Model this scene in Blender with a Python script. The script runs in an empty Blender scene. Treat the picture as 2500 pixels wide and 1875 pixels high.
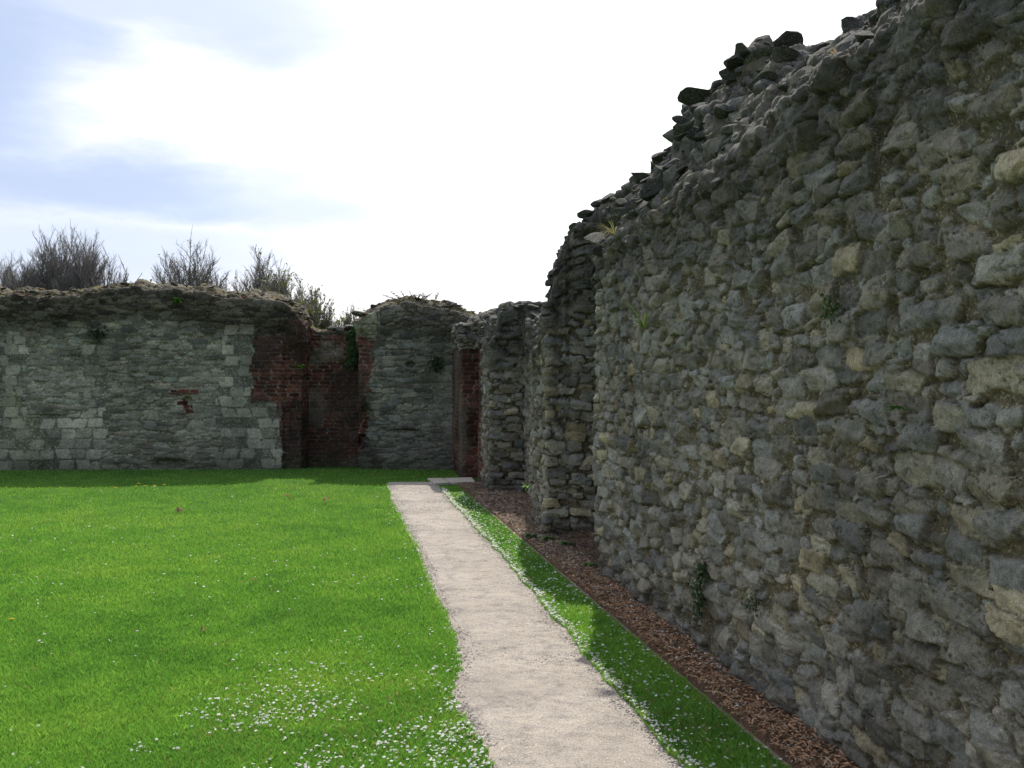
import bpy, bmesh, math, random
import numpy as np
from mathutils import Vector
random.seed(7); rng = np.random.default_rng(7)
sc = bpy.context.scene
col = sc.collection
# ------------------------------------------------------------------ camera
EYE = 1.65
cd = bpy.data.cameras.new('camera'); cam = bpy.data.objects.new('camera', cd); col.objects.link(cam)
cam.location = (0, 0, EYE); cam.rotation_euler = (math.radians(90), 0, 0)
cd.sensor_width = 36; cd.lens = 35.0; cd.clip_start = .05; cd.clip_end = 2000
sc.camera = cam
# ------------------------------------------------------------------ sun, sky, exposure
SUN_EL, SUN_AZ = math.radians(46.5), math.radians(5.3)
SUND = Vector((math.sin(SUN_AZ)*math.cos(SUN_EL), math.cos(SUN_AZ)*math.cos(SUN_EL), math.sin(SUN_EL)))
ld = bpy.data.lights.new('sun', 'SUN'); ld.energy = 4.3; ld.angle = math.radians(.55); ld.color = (1, .95, .87)
lo = bpy.data.objects.new('sun', ld); col.objects.link(lo)
lo.rotation_euler = (-SUND).to_track_quat('-Z', 'Y').to_euler(); lo.location = (2, 12, 14)
sc.view_settings.view_transform = 'Standard'; sc.view_settings.look = 'None'
sc.view_settings.exposure = 0.15; sc.view_settings.gamma = 1
W = bpy.data.worlds.new('World'); sc.world = W; W.use_nodes = True
def world():
    nt = W.node_tree; N = nt.nodes; L = nt.links; N.clear()
    out = N.new('ShaderNodeOutputWorld'); bg = N.new('ShaderNodeBackground'); bg.inputs['Strength'].default_value = .1
    sky = N.new('ShaderNodeTexSky'); sky.sky_type = 'NISHITA'; sky.sun_disc = False
    sky.sun_elevation = SUN_EL; sky.sun_rotation = SUN_AZ; sky.dust_density = 1.2
    tc = N.new('ShaderNodeTexCoord')
    def M(op, a, b=None, c=None):
        n = N.new('ShaderNodeMath'); n.operation = op
        for k, v in enumerate((a, b, c)):
            if v is None: continue
            if isinstance(v, (int, float)): n.inputs[k].default_value = v
            else: L.new(v, n.inputs[k])
        return n.outputs[0]
    def dot(vec):
        n = N.new('ShaderNodeVectorMath'); n.operation = 'DOT_PRODUCT'
        L.new(tc.outputs['Generated'], n.inputs[0]); n.inputs[1].default_value = vec
        return n.outputs['Value']
    mp = N.new('ShaderNodeMapping'); L.new(tc.outputs['Generated'], mp.inputs[0])
    mp.inputs['Scale'].default_value = (1.0, 1.0, 3.2); mp.inputs['Location'].default_value = (0.35, 0.2, 0.9)
    n1 = N.new('ShaderNodeTexNoise'); n1.inputs['Scale'].default_value = 2.3; n1.inputs['Detail'].default_value = 5
    n1.inputs['Roughness'].default_value = .52; n1.inputs['Distortion'].default_value = .25
    L.new(mp.outputs[0], n1.inputs['Vector'])
    # gaps of open blue between the clouds: (direction to the gap, half widths, depth)
    n2 = N.new('ShaderNodeTexNoise'); n2.inputs['Scale'].default_value = 4.5; n2.inputs['Detail'].default_value = 6; n2.inputs['Roughness'].default_value = .55
    L.new(mp.outputs[0], n2.inputs['Vector'])
    wv = N.new('ShaderNodeVectorMath'); wv.operation = 'MULTIPLY_ADD'; L.new(n2.outputs['Color'], wv.inputs[0])
    wv.inputs[1].default_value = (.22, .22, .12); L.new(tc.outputs['Generated'], wv.inputs[2])
    tot = None
    for az, el, wa, we, k in ((-29, 15.5, 6.5, 7.0, .80), (-22, 10.4, 10, 2.1, .78), (-21, 20.5, 12, 2.4, .50), (-12.5, 10.0, 5, 2.2, .38), (-25, 7.0, 12, 2.0, .42), (-38, 24, 9, 8, .9), (-50, 12, 12, 6, .8),
                              (-95, 30, 30, 9, .8), (80, 35, 25, 8, .7), (175, 45, 60, 16, .9), (140, 20, 30, 8, .7), (-150, 20, 30, 7, .6)):
        A_, E_ = math.radians(az), math.radians(el)
        c_ = (math.sin(A_)*math.cos(E_)+.11, math.cos(A_)*math.cos(E_)+.11, math.sin(E_)+.06)
        sb = N.new('ShaderNodeVectorMath'); sb.operation = 'SUBTRACT'; L.new(wv.outputs[0], sb.inputs[0]); sb.inputs[1].default_value = c_
        sc_ = N.new('ShaderNodeVectorMath'); sc_.operation = 'MULTIPLY'; L.new(sb.outputs[0], sc_.inputs[0]); sc_.inputs[1].default_value = (1/math.radians(wa), 1/math.radians(wa), 1/math.radians(we))
        ln = N.new('ShaderNodeVectorMath'); ln.operation = 'LENGTH'; L.new(sc_.outputs[0], ln.inputs[0])
        q = N.new('ShaderNodeMapRange'); q.interpolation_type = 'SMOOTHSTEP'; q.inputs['From Min'].default_value = 1.45; q.inputs['From Max'].default_value = .35
        q.inputs['To Min'].default_value = 0; q.inputs['To Max'].default_value = k; L.new(ln.outputs['Value'], q.inputs['Value'])
        tot = q.outputs[0] if tot is None else M('MAXIMUM', tot, q.outputs[0])
    mask = M('SUBTRACT', 1.0, M('POWER', tot, .5))
    ds = dot(tuple(SUND))
    g = N.new('ShaderNodeMapRange'); g.interpolation_type = 'SMOOTHSTEP'
    g.inputs['From Min'].default_value = -.1; g.inputs['From Max'].default_value = .95
    g.inputs['To Min'].default_value = 4.6; g.inputs['To Max'].default_value = 14
    L.new(ds, g.inputs['Value'])
    shade = M('MULTIPLY', g.outputs[0], M('ADD', M('MULTIPLY', n1.outputs['Fac'], .5), .72))
    cc = N.new('ShaderNodeVectorMath'); cc.operation = 'SCALE'; cc.inputs[0].default_value = (1.0, 1.0, 1.02)
    L.new(shade, cc.inputs['Scale'])
    mx = N.new('ShaderNodeMix'); mx.data_type = 'RGBA'
    sk = N.new('ShaderNodeVectorMath'); sk.operation = 'MULTIPLY'; sk.inputs[1].default_value = (.66, .76, .93)
    L.new(sky.outputs[0], sk.inputs[0])
    bl = N.new('ShaderNodeMix'); bl.data_type = 'RGBA'; bl.inputs[0].default_value = .7
    L.new(sk.outputs[0], bl.inputs[6]); bl.inputs[7].default_value = (5.2, 6.4, 8.9, 1)
    L.new(mask, mx.inputs[0]); L.new(bl.outputs[2], mx.inputs[6]); L.new(cc.outputs[0], mx.inputs[7])
    L.new(mx.outputs[2], bg.inputs['Color']); L.new(bg.outputs[0], out.inputs['Surface'])
world()
sc.cycles.max_bounces = 6; sc.cycles.diffuse_bounces = 4

# ------------------------------------------------------------------ noise
def hsh(i, j, k=0):
    i = np.asarray(i, np.int64).astype(np.uint32); j = np.asarray(j, np.int64).astype(np.uint32)
    k = np.asarray(k, np.int64).astype(np.uint32)
    h = i*np.uint32(374761393) + j*np.uint32(668265263) + k*np.uint32(2246822519)
    h = (h ^ (h >> np.uint32(13)))*np.uint32(1274126177); h = h ^ (h >> np.uint32(16))
    h = h*np.uint32(2654435761); h = h ^ (h >> np.uint32(15))
    return h.astype(np.float64)/4294967295.0
def vn(x, y, seed=0):
    xi = np.floor(x); yi = np.floor(y); fx = x-xi; fy = y-yi
    fx = fx*fx*(3-2*fx); fy = fy*fy*(3-2*fy)
    a = hsh(xi, yi, seed); b = hsh(xi+1, yi, seed); c = hsh(xi, yi+1, seed); d = hsh(xi+1, yi+1, seed)
    return (a*(1-fx)+b*fx)*(1-fy)+(c*(1-fx)+d*fx)*fy
def fbm(x, y, seed=0, o=4, g=.5):
    s = 0; a = 1; t = 0
    for k in range(o):
        s = s+a*(vn(x*2**k+17.3*k, y*2**k-9.1*k, seed+k*31)-.5); t += a; a *= g
    return s/t*2
def sst(a, b, x):
    t = np.clip((x-a)/(b-a), 0, 1); return t*t*(3-2*t)

def stones(u, v, cw, ch, present, seed, H, bev=.4, n0=2.6, n1=4.5, rot=.35, fill=(.36, .2), jit=.28, warp=.1, bond=.5, facet=0.):
    h = np.zeros_like(u); rid = np.zeros_like(u); m = np.zeros_like(u); dd = np.full_like(u, 9.)
    jj = np.floor(v/ch); wob = fbm(u*28, v*28, seed+5, 3)*warp
    for dj in (-1, 0, 1):
        j = jj+dj; off = hsh(j, 0*j, seed+1)*bond*2
        ii = np.floor(u/cw+off)
        for di in (-1, 0, 1):
            i = ii+di
            r = [hsh(i, j, seed+q) for q in range(2, 11)]
            cx = (i+.5+jit*(r[0]-.5)*2-off)*cw; cy = (j+.5+jit*(r[1]-.5)*2)*ch
            a = cw*(fill[0]+fill[1]*r[2]); b = ch*(fill[0]+fill[1]*r[3])
            an = (r[4]-.5)*2*rot; ca = np.cos(an); sa = np.sin(an)
            x = (u-cx); y = (v-cy); X = (x*ca+y*sa)/a; Y = (-x*sa+y*ca)/b
            X = X+.28*(r[0]-.5)*2*Y; n = n0+(n1-n0)*r[5]
            d = (np.abs(X)**n+np.abs(Y)**n)**(1/n)+wob
            t = np.clip((1-d)/bev, 0, 1); prof = np.sqrt(np.clip(1-(1-t)**2, 0, 1))
            hh = prof*(H*(.45+.9*r[6])+H*.75*((r[7]-.5)*X+(r[8]-.5)*Y*1.2))
            if facet:
                g1 = r[7]*6.283; g2 = g1+1.8+2.4*r[8]
                pl1 = 1.02-.62*np.clip(X*np.cos(g1)+Y*np.sin(g1), -1, 2); pl2 = .98-.85*np.clip(X*np.cos(g2)+Y*np.sin(g2)-.15, -.2, 2)
                hh = hh*(1-facet)+facet*np.minimum(hh*1.12, H*(.5+.9*r[6])*np.minimum(pl1, pl2))
            ok = (d < 1) & (r[6]*0+hsh(i, j, seed+40) < present) & (hh > h)
            h = np.where(ok, hh, h); rid = np.where(ok, hsh(i, j, seed+50), rid)
            m = np.where(ok, sst(0, .12, 1-d), m); dd = np.where(ok, d, dd)
    return h, rid, m, dd

# ------------------------------------------------------------------ mesh helpers
def mesh(name, V, F, mat, parent=None, C=None, smooth=True):
    """V (n,3), F (m,k) int array (or list of such arrays)"""
    me = bpy.data.meshes.new(name)
    Fs = F if isinstance(F, list) else [F]
    V = np.asarray(V, np.float32)
    me.vertices.add(len(V)); me.vertices.foreach_set('co', V.ravel())
    idx = np.concatenate([f.ravel() for f in Fs]).astype(np.int32)
    tot = np.concatenate([np.full(len(f), f.shape[1], np.int32) for f in Fs])
    st = np.concatenate([[0], np.cumsum(tot)[:-1]]).astype(np.int32)
    me.loops.add(len(idx)); me.loops.foreach_set('vertex_index', idx)
    me.polygons.add(len(tot)); me.polygons.foreach_set('loop_start', st); me.polygons.foreach_set('loop_total', tot)
    me.polygons.foreach_set('use_smooth', np.full(len(tot), smooth, bool))
    me.update(calc_edges=True)
    if C is not None:
        at = me.color_attributes.new('tone', 'FLOAT_COLOR', 'POINT')
        a = np.ones((len(V), 4), np.float32); a[:, :C.shape[1]] = C; at.data.foreach_set('color', a.ravel())
    me.materials.append(mat)
    o = bpy.data.objects.new(name, me); col.objects.link(o)
    if parent: o.parent = parent
    return o
def tag(o, label, cat, group=None):
    o['label'] = label; o['category'] = cat
    if group: o['group'] = group
    return o
def empty(name, loc, label, cat, group=None):
    o = bpy.data.objects.new(name, None); col.objects.link(o); o.location = loc; o.empty_display_size = .2
    return tag(o, label, cat, group)
def gridfaces(nr, nc):
    a = np.arange(nr*nc).reshape(nr, nc)
    return np.stack([a[:-1, :-1], a[:-1, 1:], a[1:, 1:], a[1:, :-1]], -1).reshape(-1, 4)
class Bag:
    def __init__(s): s.V = []; s.F = {}; s.C = []; s.n = 0
    def add(s, V, F, c=None):
        V = np.asarray(V, float); s.V.append(V); F = np.asarray(F)
        s.F.setdefault(F.shape[1], []).append(F+s.n); s.n += len(V)
        s.C.append(np.tile(np.asarray((1, 1, 1) if c is None else c, float), (len(V), 1)) if (c is None or np.ndim(c) == 1) else c)
    def build(s, name, mat, parent=None, smooth=True, origin=None):
        V = np.concatenate(s.V)
        if origin is not None: V = V-np.asarray(origin)
        o = mesh(name, V, [np.concatenate(f) for f in s.F.values()], mat, parent, np.concatenate(s.C), smooth)
        if origin is not None and parent is None: o.location = origin
        return o
def tube(bag, P, R, k=3, c=None):
    P = np.asarray(P, float); n = len(P); T = np.gradient(P, axis=0); T /= np.linalg.norm(T, axis=1)[:, None]+1e-9
    up = np.array([.31, .87, .2]) if abs(T[0, 2]) > .7 else np.array([0, 0, 1.])
    A = np.cross(T, up); A /= np.linalg.norm(A, axis=1)[:, None]+1e-9; B = np.cross(T, A)
    R = np.asarray(R, float)*np.ones(n)
    th = np.arange(k)*2*np.pi/k
    V = P[:, None]+R[:, None, None]*(np.cos(th)[None, :, None]*A[:, None]+np.sin(th)[None, :, None]*B[:, None])
    a = np.arange(n*k).reshape(n, k); b = np.roll(a, -1, 1)
    bag.add(V.reshape(-1, 3), np.stack([a[:-1], b[:-1], b[1:], a[1:]], -1).reshape(-1, 4), c)

# ------------------------------------------------------------------ materials
def nodes(name):
    m = bpy.data.materials.new(name); m.use_nodes = True; nt = m.node_tree; nt.nodes.clear()
    out = nt.nodes.new('ShaderNodeOutputMaterial'); b = nt.nodes.new('ShaderNodeBsdfPrincipled')
    b.inputs['Specular IOR Level'].default_value = .25
    nt.links.new(b.outputs[0], out.inputs[0]); return m, nt, b, out
def noise(nt, s, d=4, r=.6, vec=None):
    n = nt.nodes.new('ShaderNodeTexNoise'); n.inputs['Scale'].default_value = s; n.inputs['Detail'].default_value = d
    n.inputs['Roughness'].default_value = r
    if vec is None:
        tc = nt.nodes.new('ShaderNodeTexCoord'); vec = tc.outputs['Object']
    nt.links.new(vec, n.inputs['Vector']); return n.outputs['Fac']
def ramp(nt, fac, stops):
    r = nt.nodes.new('ShaderNodeValToRGB'); nt.links.new(fac, r.inputs[0]); e = r.color_ramp.elements
    while len(e) < len(stops): e.new(.5)
    for q, (p, c) in zip(e, stops): q.position = p; q.color = (*c, 1)
    return r.outputs[0]
def mul(nt, a, b, f=1.0, mode='MULTIPLY'):
    m = nt.nodes.new('ShaderNodeMix'); m.data_type = 'RGBA'; m.blend_type = mode
    if isinstance(f, float): m.inputs[0].default_value = f
    else: nt.links.new(f, m.inputs[0])
    for s, v in ((6, a), (7, b)):
        if isinstance(v, tuple): m.inputs[s].default_value = (*v, 1)
        else: nt.links.new(v, m.inputs[s])
    return m.outputs[2]
def attr(nt):
    a = nt.nodes.new('ShaderNodeAttribute'); a.attribute_name = 'tone'; return a.outputs['Color']
def bump(nt, b, hs, dist=.01, st=1.0):
    prev = None
    for h, d in hs:
        n = nt.nodes.new('ShaderNodeBump'); n.inputs['Distance'].default_value = d; n.inputs['Strength'].default_value = st
        nt.links.new(h, n.inputs['Height'])
        if prev: nt.links.new(prev, n.inputs['Normal'])
        prev = n.outputs[0]
    nt.links.new(prev, b.inputs['Normal'])
def masonry_mat(name, s1=45, s2=160, amp=1.0):
    m, nt, b, _ = nodes(name); c = attr(nt)
    n1 = noise(nt, s1, 5, .65); n2 = noise(nt, s2, 3, .6); n3 = noise(nt, 9, 4, .6)
    c = mul(nt, c, ramp(nt, n1, [(.25, (.62, .62, .62)), (.5, (1, 1, 1)), (.78, (1.35, 1.33, 1.28))]))
    c = mul(nt, c, ramp(nt, n2, [(.3, (.72, .72, .72)), (.55, (1, 1, 1)), (.72, (1.5, 1.48, 1.42))]))
    c = mul(nt, c, ramp(nt, n3, [(.3, (.78, .8, .78)), (.7, (1.18, 1.15, 1.1))]))
    at = nt.nodes.new('ShaderNodeAttribute'); at.attribute_name = 'tone'
    vo = nt.nodes.new('ShaderNodeTexVoronoi'); vo.inputs['Scale'].default_value = s2*.62
    tc = nt.nodes.new('ShaderNodeTexCoord'); nt.links.new(tc.outputs['Object'], vo.inputs['Vector'])
    sp = ramp(nt, vo.outputs['Color'], [(.0, (.35, .33, .30)), (.25, (.85, .85, .85)), (.72, (1, 1, 1)), (.86, (2.1, 2.1, 2.15))])
    c = mul(nt, c, sp, at.outputs['Alpha'])
    nt.links.new(c, b.inputs['Base Color']); b.inputs['Roughness'].default_value = .92
    bump(nt, b, [(n1, .009*amp), (n2, .005*amp)])
    return m
M_STONE = masonry_mat('rough_stone')
M_FAR = masonry_mat('weathered_masonry', 22, 70, 1.3)
def leaf_mat(name, trans=.4, rough=.6):
    m, nt, b, out = nodes(name); c = attr(nt)
    nt.links.new(c, b.inputs['Base Color']); b.inputs['Roughness'].default_value = rough
    t = nt.nodes.new('ShaderNodeBsdfTranslucent'); cc = mul(nt, c, (1.2, 1.25, .85)); nt.links.new(cc, t.inputs[0])
    mx = nt.nodes.new('ShaderNodeMixShader'); mx.inputs[0].default_value = trans
    nt.links.new(b.outputs[0], mx.inputs[1]); nt.links.new(t.outputs[0], mx.inputs[2]); nt.links.new(mx.outputs[0], out.inputs[0])
    return m
M_GRASS = leaf_mat('grass_blades', .45, .5); M_LEAF = leaf_mat('green_leaf', .35, .5); M_DRY = leaf_mat('dry_leaf', .3, .8)
def tone_mat(name, rough=.9, s=60, tr=0):
    m, nt, b, out = nodes(name); c = attr(nt)
    c = mul(nt, c, ramp(nt, noise(nt, s), [(.3, (.75, .75, .75)), (.7, (1.2, 1.2, 1.2))]))
    nt.links.new(c, b.inputs['Base Color']); b.inputs['Roughness'].default_value = rough
    return m
M_BARK = tone_mat('twig_bark', .9, 20); M_CHIP = tone_mat('bark_chip', .9); M_PEB = tone_mat('pebble', .8)
M_PETAL = leaf_mat('petal', .3, .6)
def m_ground():
    m, nt, b, _ = nodes('turf_soil')
    c = ramp(nt, noise(nt, 1.3, 5), [(.3, (.035, .10, .012)), (.5, (.05, .14, .015)), (.7, (.075, .16, .02))])
    c = mul(nt, c, ramp(nt, noise(nt, 90, 3), [(.3, (.5, .5, .5)), (.7, (1.4, 1.4, 1.3))]))
    nt.links.new(c, b.inputs['Base Color']); b.inputs['Roughness'].default_value = .95
    bump(nt, b, [(noise(nt, 60, 3), .03)]); return m
def m_path():
    m, nt, b, _ = nodes('hoggin_gravel')
    c = ramp(nt, noise(nt, 1.6, 6, .65), [(.3, (.335, .295, .25)), (.5, (.40, .352, .30)), (.7, (.47, .415, .355))])
    c = mul(nt, c, ramp(nt, noise(nt, 7, 5, .7), [(.32, (.68, .69, .72)), (.5, (1, 1, 1)), (.8, (1.14, 1.13, 1.1))]))
    c = mul(nt, c, ramp(nt, noise(nt, 120, 2, .7), [(.30, (.42, .41, .42)), (.45, (1, 1, 1)), (.75, (1.4, 1.4, 1.4))]))
    c = mul(nt, c, ramp(nt, noise(nt, 330, 2, .6), [(.3, (.72, .7, .7)), (.5, (1, 1, 1)), (.75, (1.2, 1.2, 1.2))]))
    nt.links.new(c, b.inputs['Base Color']); b.inputs['Roughness'].default_value = .95
    bump(nt, b, [(noise(nt, 8, 4), .02), (noise(nt, 130, 3), .008)]); return m
def m_bed():
    m, nt, b, _ = nodes('bark_mulch')
    c = ramp(nt, noise(nt, 45, 5, .7), [(.3, (.06, .042, .028)), (.5, (.15, .085, .05)), (.72, (.25, .155, .095))])
    nt.links.new(c, b.inputs['Base Color']); b.inputs['Roughness'].default_value = .95
    bump(nt, b, [(noise(nt, 70, 4), .02)]); return m
def m_plain(name, a, bb, s=30, rough=.85, d=.004):
    m, nt, b, _ = nodes(name)
    c = ramp(nt, noise(nt, s, 5, .65), [(.3, a), (.7, bb)]); nt.links.new(c, b.inputs['Base Color'])
    b.inputs['Roughness'].default_value = rough; bump(nt, b, [(noise(nt, s*4, 3), d)]); return m

# ------------------------------------------------------------------ ground, path
def struct(o): o['kind'] = 'structure'; return o
def stuff(o, label=None, cat=None):
    o['kind'] = 'stuff'
    if label: o['label'] = label; o['category'] = cat
    return o
gs = 400.
struct(mesh('ground', np.array([(-gs, -gs, 0), (gs, -gs, 0), (gs, gs, 0), (-gs, gs, 0)]), np.array([[0, 1, 2, 3]]), m_ground(), smooth=False))
LE = np.array([(.35, -4), (.1, 2.6), (-.105, 4.277), (-.131, 4.545), (-.244, 4.91), (-.32, 5.252), (-.285, 5.736), (-.349, 6.363), (-.459, 7.046), (-.606, 7.892), (-1.002, 10.358), (-1.653, 13.885), (-2.071, 16.65)])
RE = np.array([(1.95, -4), (1.03, 2.6), (.74, 4.277), (.668, 4.696), (.592, 5.213), (.523, 5.653), (.439, 6.008), (.409, 6.421), (.283, 6.99), (.18, 7.754), (-.088, 9.447), (-.335, 10.899), (-.814, 13.671), (-1.16, 15.944), (-1.3, 16.65)])
def Lx(y): return np.interp(y, LE[:, 1], LE[:, 0])+.035*fbm(y*3.2, y*0+3.3, 70, 5, .65)
def Rx(y): return np.interp(y, RE[:, 1], RE[:, 0])+.04*fbm(y*3.6, y*0+8.3, 71, 5, .65)
ys = np.concatenate([np.arange(-4, 3, .25), np.arange(3, 16.66, .035)])
t = np.linspace(0, 1, 24)[None, :]
X = (Lx(ys)-.03)[:, None]*(1-t)+(Rx(ys)+.03)[:, None]*t; Yg = np.repeat(ys[:, None], 24, 1)
Z = .006+.007*(1+fbm(X*1.7, Yg*1.7, 80, 4))*np.minimum(1, 6*t*(1-t))
struct(mesh('path', np.stack([X, Yg, Z], -1).reshape(-1, 3), gridfaces(len(ys), 24), m_path()))

# ------------------------------------------------------------------ frames of the two walls
DS = np.array([-.1628, .98666]); DP = np.array([.98666, .1628])
def right_xy(s, p):  # s is the Y where the face line is met, p metres behind the face
    k = s*1.01352; return 2.166+DS[0]*k+DP[0]*p, DS[1]*k+DP[1]*p
def edge_p(y): return -.29-.008*(y-4.36)
def inv_right(x, y):
    dx = x-2.166; s = (dx*DS[0]+y*DS[1])/1.01352; p = dx*DP[0]+y*DP[1]; return s, p
def far_xy(s, p):
    return s, np.interp(s, [-16, -9.88, -4.1, -3, -.3], [18.75, 18.95, 19.25, 19.3, 18.95])+p

# grass -------------------------------------------------------------
def blades(n, name, label, xmask, ymin, ymax, xlo, xhi, seed, hk=1., wk=1.):
    r = np.random.default_rng(seed)
    a = 1.9                                    # density ~ Y^-a
    q = r.random(n)
    y = (ymin**(1-a)+(q)*(ymax**(1-a)-ymin**(1-a)))**(1/(1-a))
    x = xlo(y)+(xhi(y)-xlo(y))*r.random(n)
    keep = xmask(x, y); x = x[keep]; y = y[keep]; n = len(x)
    dens = vn(x*9, y*9, 5)*.6+vn(x*2.2, y*2.2, 6)*.4
    patch = .45*fbm(x*.9, y*.7, 33, 4)+.10; p2 = fbm(x*3.5, y*3.5, 35, 3)
    big = 1+.45*(y-4)/10
    h = (.014+.020*r.random(n))*(.8+.5*dens)*hk*np.where(r.random(n) < .04, 1.5, 1)
    w = (.0015+.0014*r.random(n))*big**1.5*wk
    az = r.random(n)*2*np.pi; ln = h*(.15+.6*r.random(n)); laz = r.random(n)*2*np.pi
    dx, dy = np.cos(az)*w, np.sin(az)*w
    ex, ey = np.cos(laz)*ln, np.sin(laz)*ln
    z0 = np.zeros(n)
    V = np.stack([np.stack([x-dx, y-dy, z0], -1), np.stack([x+dx, y+dy, z0], -1),
                  np.stack([x+ex*.35+dx*.8, y+ey*.35+dy*.8, h*.62], -1), np.stack([x+ex, y+ey, h], -1)], 1).reshape(-1, 3)
    b = np.arange(n)[:, None]*4
    F = np.concatenate([b+np.array([[0, 1, 2]]), b+np.array([[0, 2, 3]])])
    base = np.array([.185, .375, .066]); yel = np.array([.27, .43, .082]); dk = np.array([.115, .265, .052]); straw = np.array([.36, .33, .14])
    t1 = np.clip(.42+patch*.8+p2*.45+(r.random(n)-.5)*.5, 0, 1)[:, None]
    C = np.where(t1 > .5, base+(yel-base)*(t1-.5)*2, dk+(base-dk)*t1*2)
    s_ = (r.random(n) < .02+.10*np.clip(np.exp(-((y-4.9)/.5)**2)*(x > -1.5), 0, 1))
    C[s_] = straw*(.6+.5*r.random(s_.sum())[:, None])
    C *= (.8+.4*r.random(n))[:, None]
    o = mesh(name, V, F, M_GRASS, None, np.repeat(C, 4, 0), smooth=False)
    return stuff(o, label, 'grass')
blades(640000, 'lawn_grass', 'short bright green lawn grass spreading left of the gravel path',
       lambda x, y: (x < Lx(y)+.012*np.sin(y*40)) | (y > 16.62+.06*fbm(x*5, y, 9)), 3.4, 19.3,
       lambda y: -.545*y-.1, lambda y: np.where(y > 16.6, -.95, Lx(y)+.03), 11)
blades(130000, 'verge_grass', 'narrow strip of green grass between gravel path and timber edging',
       lambda x, y: (x > Rx(y)-.01) & (inv_right(x, y)[1] < edge_p(y)-.012) & (y < 15.95), 2.6, 16.0,
       lambda y: Rx(y)-.04, lambda y: 2.166-.165*y-.28+0*y, 12, 1.25, .95)

# blossom petals ----------------------------------------------------
def petals(name, label, x, y, z, seed, size=(.0055, .0110)):
    r = np.random.default_rng(seed); n = len(x)
    s = size[0]+(size[1]-size[0])*r.random(n); s = s*(1+.05*(y-4)); az = r.random(n)*6.283; tl = r.random(n)*.9
    ca, sa = np.cos(az), np.sin(az); P = []
    for (a, b_, c_) in ((-1, 0, .1), (-.3, .75, .45), (.8, .6, .25), (1.1, -.1, .5), (.3, -.8, .3)):
        lx = a*s; ly = b_*s*np.cos(tl); lz = c_*s+b_*s*np.sin(tl)*.8
        P.append(np.stack([x+lx*ca-ly*sa, y+lx*sa+ly*ca, z+np.abs(lz)+.0], -1))
    V = np.stack(P, 1).reshape(-1, 3); b = np.arange(n)[:, None]*5
    F = b+np.array([[0, 1, 2, 3, 4]])
    C = np.array([.80, .78, .76])*(.75+.3*r.random(n))[:, None]
    return stuff(mesh(name, V, F, M_PETAL, None, np.repeat(C, 5, 0), False), label, 'petals')
def scatter_petals():
    r = rng
    n = 42000; y = 3.5+(r.random(n)**1.7)*13; x = -.545*y+(Lx(y)+.545*y)*r.random(n)
    cl = np.clip(1.5*fbm(x*1.6, y*1.6, 91, 4)+.45, 0, 1)*np.clip(.35+vn(x*9, y*9, 92), 0, 1)
    near = np.exp(-((y-4.5)/.95)**2)*sst(-2.2, -.3, x)*1.1+np.exp(-((y-4)/1.0)**2)*.12
    edge = np.exp(-(Lx(y)-x)/.10)*.8*np.where(y < 7, 1, .35)
    base = .045*sst(14, 5, y)+.006
    k = r.random(n) < np.clip(cl*(near*.9+edge+base), 0, .9)
    x, y = x[k], y[k]
    n2 = 2000; y2 = 3+(r.random(n2)**1.3)*12.5; x2 = Rx(y2)+np.abs(r.normal(0, .035, n2))-.01
    n3 = 2400; y3 = 3+(r.random(n3)**1.4)*12; x3 = Rx(y3)+r.random(n3)*.6
    k3 = inv_right(x3, y3)[1] < edge_p(y3)-.01; x3, y3 = x3[k3], y3[k3]
    X_ = np.concatenate([x, x2, x3]); Y_ = np.concatenate([y, y2, y3])
    petals('grass_petals', 'white blossom petals fallen over the grass and along the path edges', X_, Y_, .018+.02*r.random(len(X_)), 51)
    n4 = 3300; s4 = 2.5+(r.random(n4)**1.3)*12.5; p4 = edge_p(s4)+.02+r.random(n4)*.5
    k4 = (p4 < -.02) | (s4 > 8.7); s4, p4 = s4[k4], p4[k4]; kk = hsh(s4*700, p4*900, 3) < np.where(s4 < 11, 1., .35)
    x4, y4 = right_xy(s4[kk], p4[kk])
    petals('bed_petals', 'white blossom petals lying on the bark mulch by the wall', x4, y4, .034+.012*r.random(len(x4)), 52, (.006, .011))
    n5 = 900; y5 = 3.2+r.random(n5)**1.3*12; x5 = Lx(y5)+(Rx(y5)-Lx(y5))*r.beta(.4, .4, n5)
    petals('path_petals', 'few white petals blown onto the gravel path', x5, y5, .016+0*x5, 53, (.004, .007))
scatter_petals()

# gravel grains on the path ------------------------------------------
def oct_bits(x, y, z, s, flat, C, name, mat, label, cat, seed):
    r = np.random.default_rng(seed); n = len(x)
    D = np.array([(1, 0, 0), (0, 1, 0), (-1, 0, 0), (0, -1, 0), (0, 0, 1)])
    az = r.random(n)*6.28; st = 1+r.random(n)*.9
    V = D[None]*np.stack([s*st, s, s*flat], -1)[:, None]*(.75+.5*r.random((n, 5, 1)))
    ca, sa = np.cos(az)[:, None], np.sin(az)[:, None]
    Vx = V[..., 0]*ca-V[..., 1]*sa; Vy = V[..., 0]*sa+V[..., 1]*ca
    P = np.stack([Vx+x[:, None], Vy+y[:, None], V[..., 2]+z[:, None]], -1).reshape(-1, 3)
    b = np.arange(n)[:, None]*5
    F = np.concatenate([b+np.array([q]) for q in ([0, 1, 4], [1, 2, 4], [2, 3, 4], [3, 0, 4])])
    return stuff(mesh(name, P, F, mat, None, np.repeat(C, 5, 0), False), label, cat)
n = 60000; y = 3.2+rng.random(n)**2.2*13.2; f = rng.random(n); x = Lx(y)+(Rx(y)-Lx(y))*f
k = rng.random(n) < np.clip(.25+1.1*(fbm(x*1.6, y*1.6, 61, 4)+.15)+.35*(np.abs(f-.5) > .42), .05, 1); x, y = x[k], y[k]
z = .011+0*x
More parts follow.
